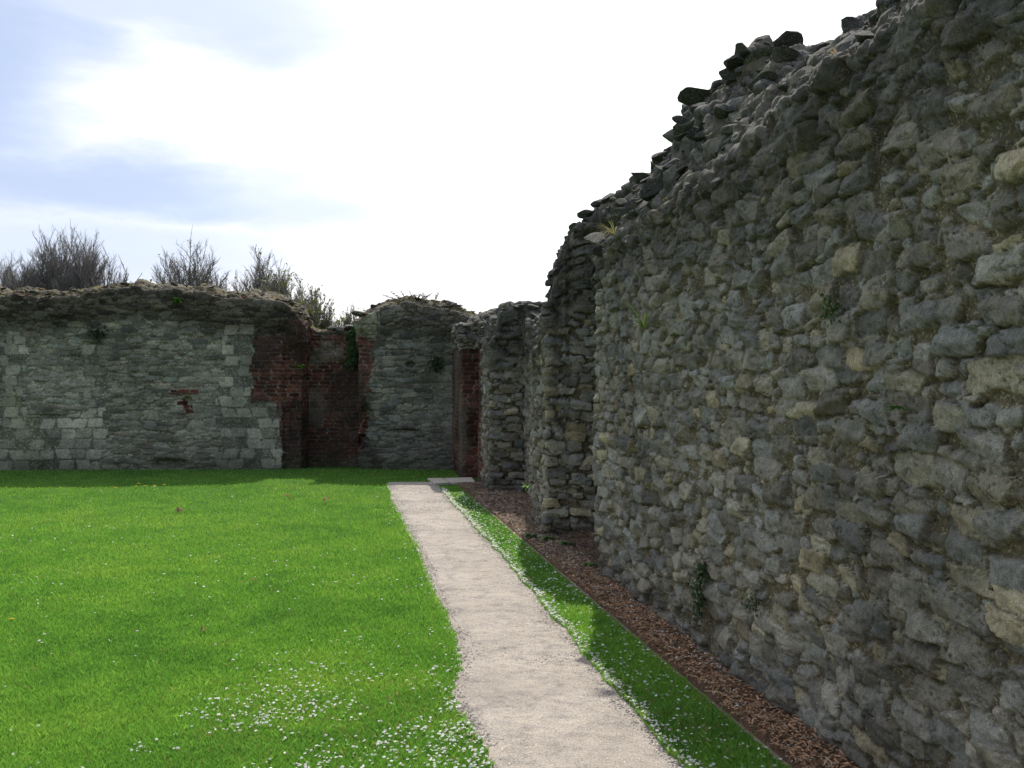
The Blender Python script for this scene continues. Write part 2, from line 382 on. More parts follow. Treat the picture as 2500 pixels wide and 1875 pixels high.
g = rng.random(len(x)); C = np.array([.40, .36, .33])*(.35+.9*g)[:, None]; C[g > .93] = (.7, .67, .62)
oct_bits(x, y, z, .0018+.0034*rng.random(len(x))**2+.00012*y, .7, C, 'path_grit', M_PEB, 'loose grit and small pebbles scattered over the pale path', 'grit', 62)

# bed along the wall --------------------------------------------------
sg = np.concatenate([np.arange(-3, 3, .2), np.arange(3, 16.4, .02)]); pf = np.linspace(0, 1, 52)
S = np.repeat(sg[:, None], 52, 1); P = edge_p(S)*(1-pf)+.62*pf
bx, by = right_xy(S, P)
bz = .012+.02*(1+fbm(bx*3, by*3, 44, 4))+.012*fbm(bx*25, by*25, 45, 3)+.10*sst(-.05, .5, P)*sst(8.4, 9, S)*sst(11, 10.4, S)*(1+.4*fbm(bx*6, by*6, 46))
bz = np.where(pf[None] < .02, .006, bz)
struct(mesh('mulch_bed', np.stack([bx, by, bz], -1).reshape(-1, 3), gridfaces(len(sg), 52), m_bed()))
def chips():
    r = rng; n = 46000; s = 2.5+r.random(n)**1.6*13.8; p = edge_p(s)+.012+r.random(n)*.75
    k = (p < .02) | ((s > 8.7) & (s < 10.5) & (p < .5)) | (s > 11.7); s, p = s[k], p[k]; n = len(s)
    x, y = right_xy(s, p); z = .028+.02*(1+fbm(x*3, y*3, 44, 4))*.9+.012*r.random(n)+.10*sst(-.05, .5, p)*sst(8.4, 9, s)*sst(11, 10.4, s)
    L = (.006+.018*r.random(n)**2)*(1+.03*(y-4)); w = .0012+.0026*r.random(n); az = r.random(n)*6.28; tz = r.normal(0, .3, n)*L
    dx, dy = np.cos(az)*L, np.sin(az)*L; ox, oy = -np.sin(az)*w, np.cos(az)*w
    V = np.stack([np.stack([x-dx+ox, y-dy+oy, z-tz], -1), np.stack([x-dx-ox, y-dy-oy, z-tz+w], -1),
                  np.stack([x+dx-ox, y+dy-oy, z+tz+w], -1), np.stack([x+dx+ox, y+dy+oy, z+tz], -1)], 1).reshape(-1, 3)
    F = np.arange(n)[:, None]*4+np.array([[0, 1, 2, 3]])
    g = r.random(n); C = np.array([.38, .215, .12])*(.3+1.15*g)[:, None]
    tan = (r.random(n) < np.where(s > 8.6, .5, .22)); C[tan] = np.array([.42, .31, .20])*(.6+.5*r.random(tan.sum()))[:, None]
    gy = (r.random(n) < np.clip((s-7)/6, 0, .7)); C[gy] = np.array([.24, .20, .16])*(.5+.8*r.random(gy.sum()))[:, None]
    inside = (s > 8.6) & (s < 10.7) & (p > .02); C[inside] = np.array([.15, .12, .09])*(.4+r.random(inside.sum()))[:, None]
    stuff(mesh('bark_chips', V, F, M_CHIP, None, np.repeat(C, 4, 0), False), 'reddish brown bark chips loose on the bed at the wall foot', 'bark chips')
chips()
# timber edging board: one long thin board, slightly wavy
s = np.arange(-3, 13.4, .08); pw = edge_p(s)+.006*fbm(s*1.1, s*0, 47, 3); hz = .023+.008*fbm(s*1.5, s*0+4, 48, 3)
rows = []
for dp_, zz in ((-.011, -.03), (-.011, hz-.004), (-.008, hz), (.007, hz+.001), (.010, hz-.004), (.010, -.03)):
    ex, ey = right_xy(s, pw+dp_); rows.append(np.stack([ex, ey, zz+0*s], -1))
EB = np.stack(rows, 0)
o = mesh('edging_board', EB.reshape(-1, 3)-np.array([1.2, 4.3, 0]), gridfaces(6, len(s)), m_plain('weathered_timber', (.12, .095, .07), (.28, .23, .17), 25), smooth=False)
o.location = (1.2, 4.3, 0)
tag(o, 'long thin weathered timber edging board between grass strip and bark bed', 'edging')

# ------------------------------------------------------------------ masonry walls
ICO = {}
def ico(k):
    if k not in ICO:
        bm = bmesh.new(); bmesh.ops.create_icosphere(bm, subdivisions=k, radius=1)
        ICO[k] = (np.array([v.co[:] for v in bm.verts]), np.array([[v.index for v in f.verts] for f in bm.faces])); bm.free()
    return ICO[k]
def rock(bag, c, size, ang, seed, c3, k=2):
    V, F = ico(k); r = np.random.default_rng(seed); V = V.copy()
    for q in range(15):
        nrm = r.normal(size=3); nrm /= np.linalg.norm(nrm); d = .34+.34*r.random()
        e = V@nrm-d; V -= np.clip(e, 0, None)[:, None]*nrm*.93
    V += .05*np.stack([fbm(V[:, 1]*3+seed, V[:, 2]*3, 7), fbm(V[:, 2]*3, V[:, 0]*3+seed, 8), fbm(V[:, 0]*3, V[:, 1]*3+seed, 9)], -1)
    V = V*np.asarray(size)*1.15
    a, b, t = ang; R1 = np.array([[math.cos(a), -math.sin(a), 0], [math.sin(a), math.cos(a), 0], [0, 0, 1]])
    R2 = np.array([[1, 0, 0], [0, math.cos(b), -math.sin(b)], [0, math.sin(b), math.cos(b)]])
    R3 = np.array([[math.cos(t), 0, math.sin(t)], [0, 1, 0], [-math.sin(t), 0, math.cos(t)]])
    bag.add(V@(R1@R2@R3).T+np.asarray(c), F, c3)

def build_wall(name, mat, parent, XY, low, up, spac, zb, ztop, hfun, cfun, dz, W, nroof, side, gap=(0, 0)):
    """low/up: contour vertices (s,p) below and above the blend height zb=(z0,z1); spac: sample spacing per segment"""
    sl = []; pl = []; su = []; pu = []; ul = []
    u0 = 0; uu = []; v0 = 0
    for q in range(len(low)-1):
        a, b = np.array(low[q], float), np.array(low[q+1], float); c, d = np.array(up[q], float), np.array(up[q+1], float)
        Lg = np.hypot(*(b-a)); sp = spac[q]
        if callable(sp):
            ts = [0.]; 
            while ts[-1] < Lg: ts.append(ts[-1]+sp(a[0]+(b[0]-a[0])*ts[-1]/Lg))
            t = np.array(ts[:-1])/Lg
        else: t = np.arange(max(1, int(round(Lg/sp))))/max(1, int(round(Lg/sp)))
        sl += list(a[0]+(b[0]-a[0])*t); pl += list(a[1]+(b[1]-a[1])*t)
        su += list(c[0]+(d[0]-c[0])*t); pu += list(c[1]+(d[1]-c[1])*t); ul += list(u0+Lg*t); u0 += Lg
        Lu = np.hypot(*(d-c)); uu += list(v0+Lu*t); v0 += Lu
    sl, pl, su, pu, ul, uu = map(np.array, (sl, pl, su, pu, ul, uu)); nc = len(sl)
    rim = ztop(su, pu)
    nf = int(rim.mean()/dz)
    t = np.linspace(0, 1, nf)[:, None]
    Z = -.06+(rim[None]+.06)*t
    b = sst(zb[0], zb[1], Z+.12*fbm(ul[None]*2.5+0*Z, Z*2.5, 3, 3))
    Sf = sl[None]*(1-b)+su[None]*b; Pf = pl[None]*(1-b)+pu[None]*b
    # roof
    c = (np.arange(1, nroof+1)/nroof)[:, None]
    Pr = pu[None]+(W-pu[None])*c; Sr = su[None]+0*c; Zr = ztop(Sr, Pr)
    cb = np.linspace(0, 1, 14)[1:, None]
    Pb = W+.02*cb+0*ul[None]; Sb = su[None]+0*cb; Zb = Zr[-1][None]*(1-cb)-.06*cb
    S = np.concatenate([Sf, Sr, Sb]); P = np.concatenate([Pf, Pr, Pb]); ZZ = np.concatenate([Z, Zr, Zb])
    U = np.concatenate([ul[None]*(1-b)+uu[None]*b, uu[None]+0*Pr, uu[None]+0*Pb])
    st = np.hypot(np.diff(np.concatenate([0*pu[None]+pu, Pr]), axis=0), np.diff(np.concatenate([rim[None], Zr]), axis=0))
    al = np.cumsum(st, 0); kk = np.ones(41)/41
    al = np.stack([np.convolve(np.pad(a, 20, mode='edge'), kk, 'valid') for a in al]); rs = np.convolve(np.pad(rim, 20, mode='edge'), kk, 'valid')
    dP = np.concatenate([Z, rs[None]+al, rs[None]+al[-1][None]+(Zr[-1][None]-Zb)])
    roof = np.concatenate([0*Z, np.ones_like(Pr), np.ones_like(Pb)])
    x, y = XY(S, P)
    Q = np.stack([x, y, ZZ], -1)
    # smoothed normals of the base form
    def sm(A, n=3):
        for _ in range(n):
            B = A.copy(); B[:, 1:-1] = (A[:, :-2]+2*A[:, 1:-1]+A[:, 2:])/4; A = B.copy(); A[1:-1] = (B[:-2]+2*B[1:-1]+B[2:])/4
        return A
    Qs = sm(Q, 4)
    N = np.cross(np.gradient(Qs, axis=1), np.gradient(Qs, axis=0)); N /= np.linalg.norm(N, axis=2)[..., None]+1e-9
    N = sm(N, 3)*side; N /= np.linalg.norm(N, axis=2)[..., None]+1e-9
    h, info = hfun(U, dP, S, P, ZZ, roof)
    Q = Qs+N*h[..., None]
    C = cfun(U, dP, S, P, ZZ, roof, info)
    F = gridfaces(*S.shape)
    if side < 0: pass
    return Q, F, C, info

# ---- right wall
CREST = np.array([(-3, 3.6), (4.2, 3.58), (4.7, 3.52), (5.2, 3.46), (5.45, 3.46), (5.7, 3.62), (6.3, 3.86), (6.93, 3.92), (7.5, 3.84), (7.65, 3.70), (7.8, 3.46), (8.3, 3.42), (8.9, 3.50), (9.9, 3.54), (10.7, 3.56),
                  (11.1, 3.3), (11.5, 2.85), (11.8, 2.50), (13, 2.48), (14.8, 2.58), (15.1, 2.86), (16.5, 2.88), (17.5, 2.9), (18.9, 3.05)])
LEDGE = np.array([(-3, 3.1), (4.6, 3.06), (5.3, 2.95), (6, 2.86), (10.8, 2.80), (11.2, 2.55), (11.8, 2.36), (14.8, 2.42), (15.1, 2.68), (18.9, 2.85)])
def ztop_r(s, p):
    cr = np.interp(s, CREST[:, 0], CREST[:, 1]); le = np.interp(s, LEDGE[:, 0], LEDGE[:, 1])
    lo = np.interp(s, [10.4, 10.56, 10.72, 10.95, 11.6, 11.9, 14.9, 15.4, 15.7, 18.9], [3.2, 2.5, 2.45, 2.1, 1.85, 2.2, 2.2, 2.2, 2.6, 2.75]); lo = np.minimum(lo, le)
    le = lo+(le-lo)*sst(0, 1, p/np.interp(s, [10.7, 10.85], [.11, .3])); cr = cr+.09*np.round(1.8*fbm(s*1.7, p*0, 24, 3))*(s < 10.4)
    q = p/.62+.12*fbm(s*2.3, p*2.3, 20, 3)*sst(0, .15, p)
    sh = np.interp(q, [-.5, 0, .10, .18, .36, .46, .66, .8, 1.0, 1.3, 2.2], [0, 0, .10, .16, .42, .62, .74, .92, 1, 1.0, .72])
    z = le+(cr-le)*sh
    z = z+.10*sst(.02, .15, p)*fbm(s*4.2, p*4.2, 21, 4)
    st = .11; zq = np.floor(z/st)*st+st*sst(.25, .75, z/st-np.floor(z/st))
    return np.where(p > .04, z*.6+zq*.4, z)
def hf_right(U, V, S, P, Z, roof):
    u = U+.05*fbm(U*2.3, V*2.3, 101, 3)+.012*fbm(U*11, V*11, 103, 2)
    v = V+.06*fbm(U*1.1, V*1.7, 102, 3)+.012*fbm(U*10, V*10, 104, 2)
    A = stones(u, v, .255, .115, .74, 200, .043, .13, 3.8, 10, .12, (.38, .14), .26, .10, .5, .75)
    B = stones(u+.1, v+.05, .155, .078, .76, 300, .034, .17, 3.0, 7, .25, (.36, .15), .26, .11, .5, .7)
    D = stones(u, v, .08, .050, .45, 400, .020, .35, 2.2, 5, .5, (.32, .2), .28, .13, .5, .6)
    h, rid, m, _ = A; 
    for Q in (B, D):
        k = (h < .004) & (Q[0] > 0); h = np.where(k, Q[0], h); rid = np.where(k, Q[1], rid); m = np.where(k, Q[2], m)
    # roughness of stone faces: broken strata and chips
    r1 = fbm(u*16+rid*50, v*30+rid*31, 110, 4); r2 = 1-np.abs(fbm(u*9+rid*91, v*17, 111, 4))*2
    grit = fbm(U*75, V*75, 112, 3)
    r3 = 1-np.abs(fbm(u*7+rid*17, v*26+rid*9, 117, 3))*2
    h = h+m*(.007*r1+.007*(r2-.6)-.012*sst(.90, .99, r3))+(1-m)*(.009*grit+.012*fbm(U*9, V*9, 113, 3))
    # brick zone
    br = sst(15.85, 16.0, S+.10*fbm(U*4, V*4, 115))*(S < 16.7)+(S > 17.1)
    br = np.clip(br, 0, 1)*sst(2.35, 2.2, Z+.1*fbm(U*3, V*3, 116)); br = (br > .5)*(1-roof)
    K = stones(U, V, .228, .078, 1, 500, .010, .10, 7, 9, .02, (.455, .02), .02, .03, .5)
    h = np.where(br > .5, K[0]+.004*grit-.01, h); rid = np.where(br > .5, K[1], rid); m = np.where(br > .5, K[2], m)
    top = np.clip(roof+sst(.45, .0, ztop_r(S, P*0)-Z), 0, 1)
    h = h+.035*fbm(U*.9, V*.9, 120, 3)+top*(.045*fbm(U*5, V*6, 121, 4)+.02*fbm(U*18, V*18, 122, 3))
    # hollows near the foot
    h = h-.07*sst(.25, .6, fbm(U*1.6, V*2.4, 125, 2))*sst(.7, .2, Z)
    return h, (rid, m, br, top)
def cf_right(U, V, S, P, Z, roof, info):
    rid, m, br, top = info
    r2 = (rid*7919) % 1; r3 = (rid*104729) % 1
    st = np.array([.262, .252, .222]); 
    C = st*(.60+.72*rid)[..., None]*(1+np.stack([.10*(r2-.5), .0*r2, -.16*(r2-.5)], -1))
    C = np.where((r3 > .86)[..., None], C*np.array([1.28, 1.2, 1.0]), C)
    C = C*(1+.30*fbm(U*12, V*20, 130, 4))[..., None]
    mo = np.array([.185, .158, .106])*(1+.35*fbm(U*5, V*5, 131, 3))[..., None]
    mo = mo*(1-.35*sst(6.5, 9.5, S))[..., None]
    C = C*m[..., None]+mo*(1-m)[..., None]
    lich = sst(.30, .55, fbm(U*3.3, V*3.3, 132, 5)); C = C*(1-.20*lich[..., None])+.2*lich[..., None]*np.array([.34, .35, .32])
    b = np.where((m < .45)[..., None], np.array([.20, .165, .135]), np.array([.15, .055, .040])*(.45+.9*rid)[..., None])
    sk = sst(-.2, .4, fbm(U*1.8, V*1.4, 136, 4)); b = b*(1-.6*sk[..., None]); wh = sst(.1, .45, fbm(U*2.3, V*1.1, 137, 4))[..., None]*.6; b = b*(1-wh)+wh*np.array([.16, .15, .125])
    C = np.where((br > .5)[..., None], b, C)
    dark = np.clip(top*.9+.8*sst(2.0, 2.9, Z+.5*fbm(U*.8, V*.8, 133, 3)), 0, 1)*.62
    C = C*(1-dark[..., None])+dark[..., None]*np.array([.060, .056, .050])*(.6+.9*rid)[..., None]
    damp = sst(.30, .55, .5*fbm(U*1.3, V*.5, 134, 4)+.35)*.25; C = C*(1-damp[..., None])
    foot = sst(.30, .0, Z+.08*fbm(U*3, V*3, 135))*.35; C = C*(1-foot[..., None])
    return np.concatenate([np.clip(C, .01, .8), (1-m)[..., None]], -1)
RW = empty('ruined_wall', (1.46, 4.28, 0), 'tall ruined grey rubble wall beside the path rising to the top right', 'wall')
def to_local(V, root): return V-np.array(root.location[:])
low = [(-3, 0), (2.6, 0), (8.64, 0), (8.70, .50), (10.44, .50), (10.50, .24), (10.56, .20), (10.60, -.04), (11.62, -.02), (11.66, .5), (14.98, .52), (15.06, 0), (16.5, 0), (16.54, .5), (17.5, .5), (17.58, -.17), (19.3, -.17)]
up = list(low)
spac = [.08, lambda s: .0062*max(1, s/4.2)**1.25, .012, .014, .008, .01, .008, .014, .014, .03, .010, .018, .02, .03, .013, .05]
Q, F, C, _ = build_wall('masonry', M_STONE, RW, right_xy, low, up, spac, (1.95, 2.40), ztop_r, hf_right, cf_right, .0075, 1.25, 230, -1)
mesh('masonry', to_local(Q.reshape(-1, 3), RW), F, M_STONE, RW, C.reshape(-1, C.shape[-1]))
# broken core stones along the crown
bag = Bag()
for q in range(1000):
    s = 2.9+rng.random()**.9*13.6
    if s < 10.7:
        p = rng.random()**.8*.78; sz = (.045+.085*rng.random()**1.4)*(1.2 if s > 7 else .9)
    else: p = .03+rng.random()*.7; sz = .045+.07*rng.random()
    if 8.66 < s < 10.5 or 11.6 < s < 15.05 or s > 16.5: p = .56+rng.random()*.35
    z = float(ztop_r(np.array([s]), np.array([p]))[0]); x, y = right_xy(s, p)
    if p < .1: z -= rng.random()*.12
    g = .05+.09*rng.random()
    rock(bag, (x, y, z+.0+.02*rng.random()), (sz*(1+.7*rng.random()), sz*(.9+.4*rng.random()), sz*(.42+.35*rng.random())),
         (rng.normal(1.7, .6), rng.normal(0, .22), rng.normal(0, .22)), q, (g, g*.97, g*.9), 3)
# slabs jutting out at the high broken end
for q, (s, p, z) in enumerate([(10.64, .05, 2.50), (10.62, .06, 2.62), (10.66, .10, 2.74), (10.62, .07, 2.86), (10.62, .18, 3.0), (10.62, .26, 3.12), (10.62, .32, 3.30), (10.6, .42, 3.46), (10.6, .52, 3.58), (10.3, .62, 3.60), (7.62, .5, 3.74), (7.66, .45, 3.62)]):
    x, y = right_xy(s, p); g = .06+.04*rng.random()
    rock(bag, (x-.02, y+.02, z), (.17, .12, .06), (rng.normal(1.5, .4), rng.normal(0, .15), rng.normal(0, .15)), 900+q, (g, g, g*.93), 3)
o = bag.build('crown_stones', M_STONE, RW, smooth=False, origin=RW.location[:])

# ---- far wall
FC = np.array([(-16, 3.42), (-9.9, 3.46), (-8.4, 3.50), (-7.3, 3.60), (-6.6, 3.60), (-5.6, 3.48), (-4.75, 3.38), (-4.5, 3.32), (-4.3, 3.25), (-4.14, 3.14), (-4.06, 2.80), (-3.8, 2.72), (-3.5, 2.79), (-3.06, 2.76), (-3.0, 3.02),
               (-2.85, 3.10), (-2.6, 3.15), (-2.3, 3.23), (-1.95, 3.29), (-1.5, 3.27), (-1.1, 3.16), (-.8, 3.04), (-.3, 3.04)])
def ztop_f(s, p):
    cr = np.interp(s, FC[:, 0], FC[:, 1]); rc = (s > -4.07) & (s < -2.99)
    pp = np.where(rc, p-.6, p)
    sh = np.interp(pp, [0, .05, .15, .35, .6, 1.1], [0, .1, .5, 1, 1, .8])
    z = cr-np.where(rc, .05, .17)*(1-sh)+.07*fbm(s*4, p*4, 22, 4)*sst(0, .1, pp)+(.09*fbm(s*1.9, p*0, 23, 4)+.03*np.round(2*fbm(s*4, p*0, 25, 2)))
    return z
def ftype(S, Z):
    """0 rubble, 1 dressed blocks, 2 brick"""
    e = .07*fbm(S*3.1, Z*3.1, 140, 3); s0 = S+e; s = S+e*.5+.20*(hsh(np.floor(Z/.225+.5*np.round(S/2)), np.round(S), 9)-.5); z = Z+.10*fbm(S*2.2, Z*2.2, 141, 3)
    T = np.zeros_like(S)
    strip = ((s > -9.72) & (s < -9.3) & (z < 2.5)) | ((s > -8.15) & (s < -7.83) & (z < 2.45)) | ((s > -5.62) & (s < -5.05) & (z < 2.85)) | ((s > -9.3) & (s < -7.9) & (z < 1.1)) \
        | ((s > -9.9) & (s < -7.9) & (z < .55)) | ((s > -5.1) & (s < -4.46) & (z < 1.32)) | ((s > -5.6) & (s < -5.0) & (z < 1.9)) | ((s > -3.05) & (s < -2.6) & (z > 2.55) & (z < 3.0)) | ((s > -5.75) & (s < -4.5) & (z < .35))
    T = np.where(strip, 1., T)
    s = S+.14*(hsh(np.floor(Z/.156), np.round(S), 19)-.5)+e*.4
    bk = ((s > -5.02) & (s < -4.0) & (z < 2.55) & (z > 1.35)) | ((s > -4.52) & (s < -4.0) & (z < 1.45) & (z > .32)) | ((s > -4.1) & (s < -2.98)) \
        | ((s > -4.4) & (s < -4.0) & (z < 2.9)) | ((s >= -3.02) & (s < -2.72) & (z > 1.55) & (z < 2.55)) | ((s > -3.02) & (s < -2.85) & (z < 1.5) & (z > .6)) | ((np.abs(s+6.28) < .09) & (np.abs(z-1.23) < .13)) | ((np.abs(S+6.3) < .26) & (np.abs(Z-1.50) < .045))
    return np.where(bk, 2., T)
def hf_far(U, V, S, P, Z, roof):
    u = U+.03*fbm(U*2.3, V*2.3, 151, 3); v = V+.035*fbm(U*1.3, V*2, 152, 3)
    A = stones(u, v, .30, .105, .72, 600, .022, .28, 3.2, 7, .08, (.40, .14), .24, .14, .5, .5)
    B = stones(u+.07, v+.03, .17, .065, .85, 640, .016, .34, 2.6, 5.5, .15, (.38, .14), .24, .14, .5, .5)
    h, rid, m, _ = A; k = (h < .003) & (B[0] > 0); h = np.where(k, B[0], h); rid = np.where(k, B[1], rid); m = np.where(k, B[2], m)
    K = stones(U, V, .232, .078, 1, 680, .010, .12, 6, 9, .03, (.445, .03), .03, .04, .5)
    G = stones(U+.03*fbm(U*1.5, V*1.5, 170, 3), V+.02*fbm(U*1.5, V*1.5, 171, 3), .29, .20, .74, 720, .012, .06, 5, 10, .03, (.45, .045), .07, .05, .5, .3)
    T = ftype(S, Z); T = np.where(roof > .5, 0, T)
    T = np.where((Z > 2.62) & (S > -3.98) & (S < -3.02), 0, T)
    wear = sst(.1, .5, fbm(U*1.1, V*1.1, 153, 4))
    fr = .008*fbm(U*22, V*30, 154, 3)
    h = h*(1-.35*wear)+fr
    h = np.where(T == 1, G[0]*.7+.006+fr*.6, h); h = np.where(T == 2, K[0]*.8+.02*fbm(U*3, V*3, 155, 3)+fr*.6, h)
    for (TT, Q_) in ((1, G), (2, K)): rid = np.where(T == TT, Q_[1], rid); m = np.where(T == TT, Q_[2], m)
    for (a, b, ra, rb, dpt) in ((-1.96, 2.02, .10, .06, .12), (-2.84, .95, .16, .28, .16), (-2.9, .5, .14, .16, .12), (-6.25, 1.28, .09, .12, .09), (-4.22, .9, .10, .5, .07), (-2.1, .75, .28, .04, .05), (-4.2, 1.75, .12, .08, .07), (-6.6, .10, .35, .12, .10)):
        h = h-dpt*sst(1.2, .6, np.hypot((S-a)/ra, (Z-b)/rb)+.3*fbm(U*6, V*6, 156, 3))*(1-roof)
    top = np.clip(roof+sst(.75, .45, ztop_f(S, 0*P+.6)-Z), 0, 1)
    h = h+.05*fbm(U*.8, V*.8, 157, 3)*(T == 0)+top*(.05*fbm(U*3.5, V*5, 158, 4)+.025*fbm(U*13, V*15, 159, 3))
    h = h+.05*sst(3.0, 2.7, ztop_f(S, 0*P+.6)-Z+2.1)*top*(1-roof)
    return h, (rid, m, T, top)
def cf_far(U, V, S, P, Z, roof, info):
    rid, m, T, top = info; r2 = (rid*7919) % 1
    C = np.array([.25, .245, .20])*(.42+1.05*rid)[..., None]*(1+np.stack([.14*(r2-.5), 0*r2, -.12*(r2-.5)], -1))
    mo = np.array([.215, .205, .15])*(1+.25*fbm(U*4, V*4, 161, 3))[..., None]
    C = C*m[..., None]+mo*(1-m)[..., None]
    lime = np.clip(sst(-.2, .5, fbm(U*1.2, V*1.2, 162, 4))*sst(2.7, 1.6, Z)*.55, 0, 1)[..., None]; C = C*(1-lime)+lime*np.array([.335, .32, .265])
    right = (S > -3.0)[..., None]; C = np.where(right, C*np.array([.70, .70, .74]), C)
    A = np.array([.42, .41, .335])*(.62+.5*rid)[..., None]*(1+.28*fbm(U*2.2, V*2.2, 168, 5))[..., None]; A = A*(m[..., None]*.35+.65)
    ochre = sst(.1, .5, fbm(U*1.7+4, V*1.1, 163, 4))[..., None]*.4; A = A*(1-ochre)+ochre*np.array([.30, .30, .17])
    C = np.where((T == 1)[..., None], A, C)
    C = C*(1-.42*(sst(.15, .5, fbm(U*.9+7, V*1.3, 172, 4))*(T == 0)*(S < -3))[..., None])
    b = np.where((m < .4)[..., None], np.array([.20, .165, .13]), np.array([.150, .055, .038])*(.4+1.0*rid)[..., None])
    C = np.where((T == 2)[..., None], b, C)
    # lime wash left on the infill, soot and damp
    inf = (T == 2)*((S > -4.06) & (S < -3.0)); wsh = np.clip(sst(-.05, .45, fbm(U*2.1, V*1.6, 164, 4)+.45*np.exp(-((S+3.85)/.25)**2)*sst(1.8, 1.0, Z)+.35*np.exp(-((Z-2.2)/.25)**2)-.15), 0, 1)*inf*.7
    C = C*(1-wsh[..., None])+wsh[..., None]*np.array([.25, .23, .19])
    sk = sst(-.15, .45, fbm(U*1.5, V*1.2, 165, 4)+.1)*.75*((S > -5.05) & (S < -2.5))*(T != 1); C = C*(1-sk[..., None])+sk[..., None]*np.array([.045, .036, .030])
    Zt = np.interp(S, FC[:, 0], FC[:, 1])-Z
    crust = sst(.95, .55, Zt+.28*fbm(U*1.3, V*1.3, 166, 4))*(T != 2)*.78
    crust = np.where(S > -3, crust*.6, crust)
    C = C*(1-crust[..., None])+crust[..., None]*np.array([.072, .058, .043])*(.3+1.3*rid)[..., None]
    C = C*(1+.35*fbm(U*.7, V*.9, 173, 4)+.25*fbm(U*5, V*7, 174, 3))[..., None]
    foot = sst(.35, .05, Z+.12*fbm(U*2, V*2, 167))*.5; C = C*(1-foot[..., None])+foot[..., None]*np.array([.06, .075, .04])
    rf = roof[..., None]*.6; C = C*(1-rf)+rf*np.array([.19, .16, .11])*(.7+.5*rid)[..., None]
    return np.concatenate([np.clip(C, .01, .8), (1-m)[..., None]], -1)
FW = empty('boundary_wall', (-5, 19.1, 0), 'pale patched stone and red brick wall across the far end of the lawn', 'wall')
low = [(-16, 0), (-10.6, 0), (-4.45, 0), (-4.41, .10), (-4.10, .12), (-4.06, .6), (-3.02, .6), (-2.98, 0), (-.3, 0)]
up = [(-16, 0), (-10.6, 0), (-4.45, 0), (-4.41, .0), (-4.10, .0), (-4.06, .6), (-3.02, .6), (-2.98, 0), (-.3, 0)]
Q, F, C, _ = build_wall('masonry', M_FAR, FW, far_xy, low, up, [.06, .0125, .02, .0125, .02, .0125, .03, .0125], (2.25, 2.5), ztop_f, hf_far, cf_far, .0115, 1.15, 46, 1)
# split the one continuous skin at the recess into the three builds one can see
nc = Q.shape[1]; Sx = Q[0, :, 0]
a_ = int(np.argmax(Sx > -4.085)); b_ = int(np.argmax(Sx > -3.0))
for nm, lab, i0, i1 in (('rubble_masonry', 'long pale left length of rubble and dressed blocks', 0, a_+1), ('brick_infill', 'low soot-stained red brick infill set back between the two stone lengths', a_, b_+1), ('rubble_masonry', 'grey right-hand block of rubble rising to a rounded top', b_, nc)):
    q = Q[:, i0:i1].reshape(-1, 3); o = mesh(nm, to_local(q, FW), gridfaces(Q.shape[0], i1-i0), M_FAR, FW, C[:, i0:i1].reshape(-1, C.shape[-1])); o['label'] = lab
bag = Bag()
for q in range(520):
    s = -10.5+rng.random()*9.9
    rc = -4.07 < s < -2.99
    p = (.6 if rc else 0)+rng.random()**1.2*.5; z = float(ztop_f(np.array([s]), np.array([p]))[0]); x, y = far_xy(s, p)
    sz = .035+.06*rng.random()**1.5; g = .07+.09*rng.random(); cc = (g, g*.93, g*.78) if rng.random() > .12 else (.17, .07, .045)
    if s > -2.9 and rng.random() < .5: z -= .0
    rock(bag, (x, y, z), (sz*(1.1+.8*rng.random()), sz, sz*(.3+.3*rng.random())), (rng.normal(0, .5), rng.normal(0, .2), rng.normal(0, .2)), 3000+q, cc, 2)
for q in range(4):   # cap stones of the brick infill
    rock(bag, (-3.62+.17*q, 19.95, 2.76+.01*q), (.15, .22, .07), (rng.normal(0, .1), 0, rng.normal(0, .05)), 5000+q, (.17, .16, .14), 3)
rock(bag, (-2.93, 19.3, 3.0), (.17, .2, .08), (.1, 0, .1), 5100, (.13, .12, .1), 3)
rock(bag, (-6.6, 19.4, 3.62), (.11, .1, .06), (.4, .1, 0), 5101, (.06, .06, .06), 3)
bag.build('crown_stones', M_FAR, FW, smooth=False, origin=FW.location[:])

# ------------------------------------------------------------------ paving slabs
def slab(pts, z, label):
    bm = bmesh.new(); c = np.mean(pts, 0)
    vs = [bm.verts.new((x-c[0], y-c[1], -z-.01)) for x, y in pts]; f = bm.faces.new(vs)
    if f.normal.z < 0: f.normal_flip()
    r = bmesh.ops.extrude_face_region(bm, geom=[f]); bmesh.ops.translate(bm, verts=[v for v in r['geom'] if isinstance(v, bmesh.types.BMVert)], vec=(0, 0, z+.01))
    bmesh.ops.recalc_face_normals(bm, faces=bm.faces[:]); bmesh.ops.bevel(bm, geom=bm.edges[:], offset=.006, segments=2, affect='EDGES')
    me = bpy.data.meshes.new('paving_slab'); bm.to_mesh(me); bm.free(); me.materials.append(M_SLAB)
    o = bpy.data.objects.new('paving_slab', me); col.objects.link(o); o.location = (c[0], c[1], z); tag(o, label, 'paving slab', 'slabs at the end of the path')
M_SLAB = m_plain('sandstone_slab', (.42, .38, .31), (.56, .52, .45), 18)
slab([(-1.46, 17.1), (-1.21, 17.14), (-1.03, 16.32), (-1.25, 16.18)], .035, 'small pale slab at the path end, the one nearer the lawn')
slab([(-1.19, 17.14), (-.70, 17.3), (-.60, 16.42), (-1.01, 16.33)], .032, 'larger pale slab at the path end, the one against the brick pier')

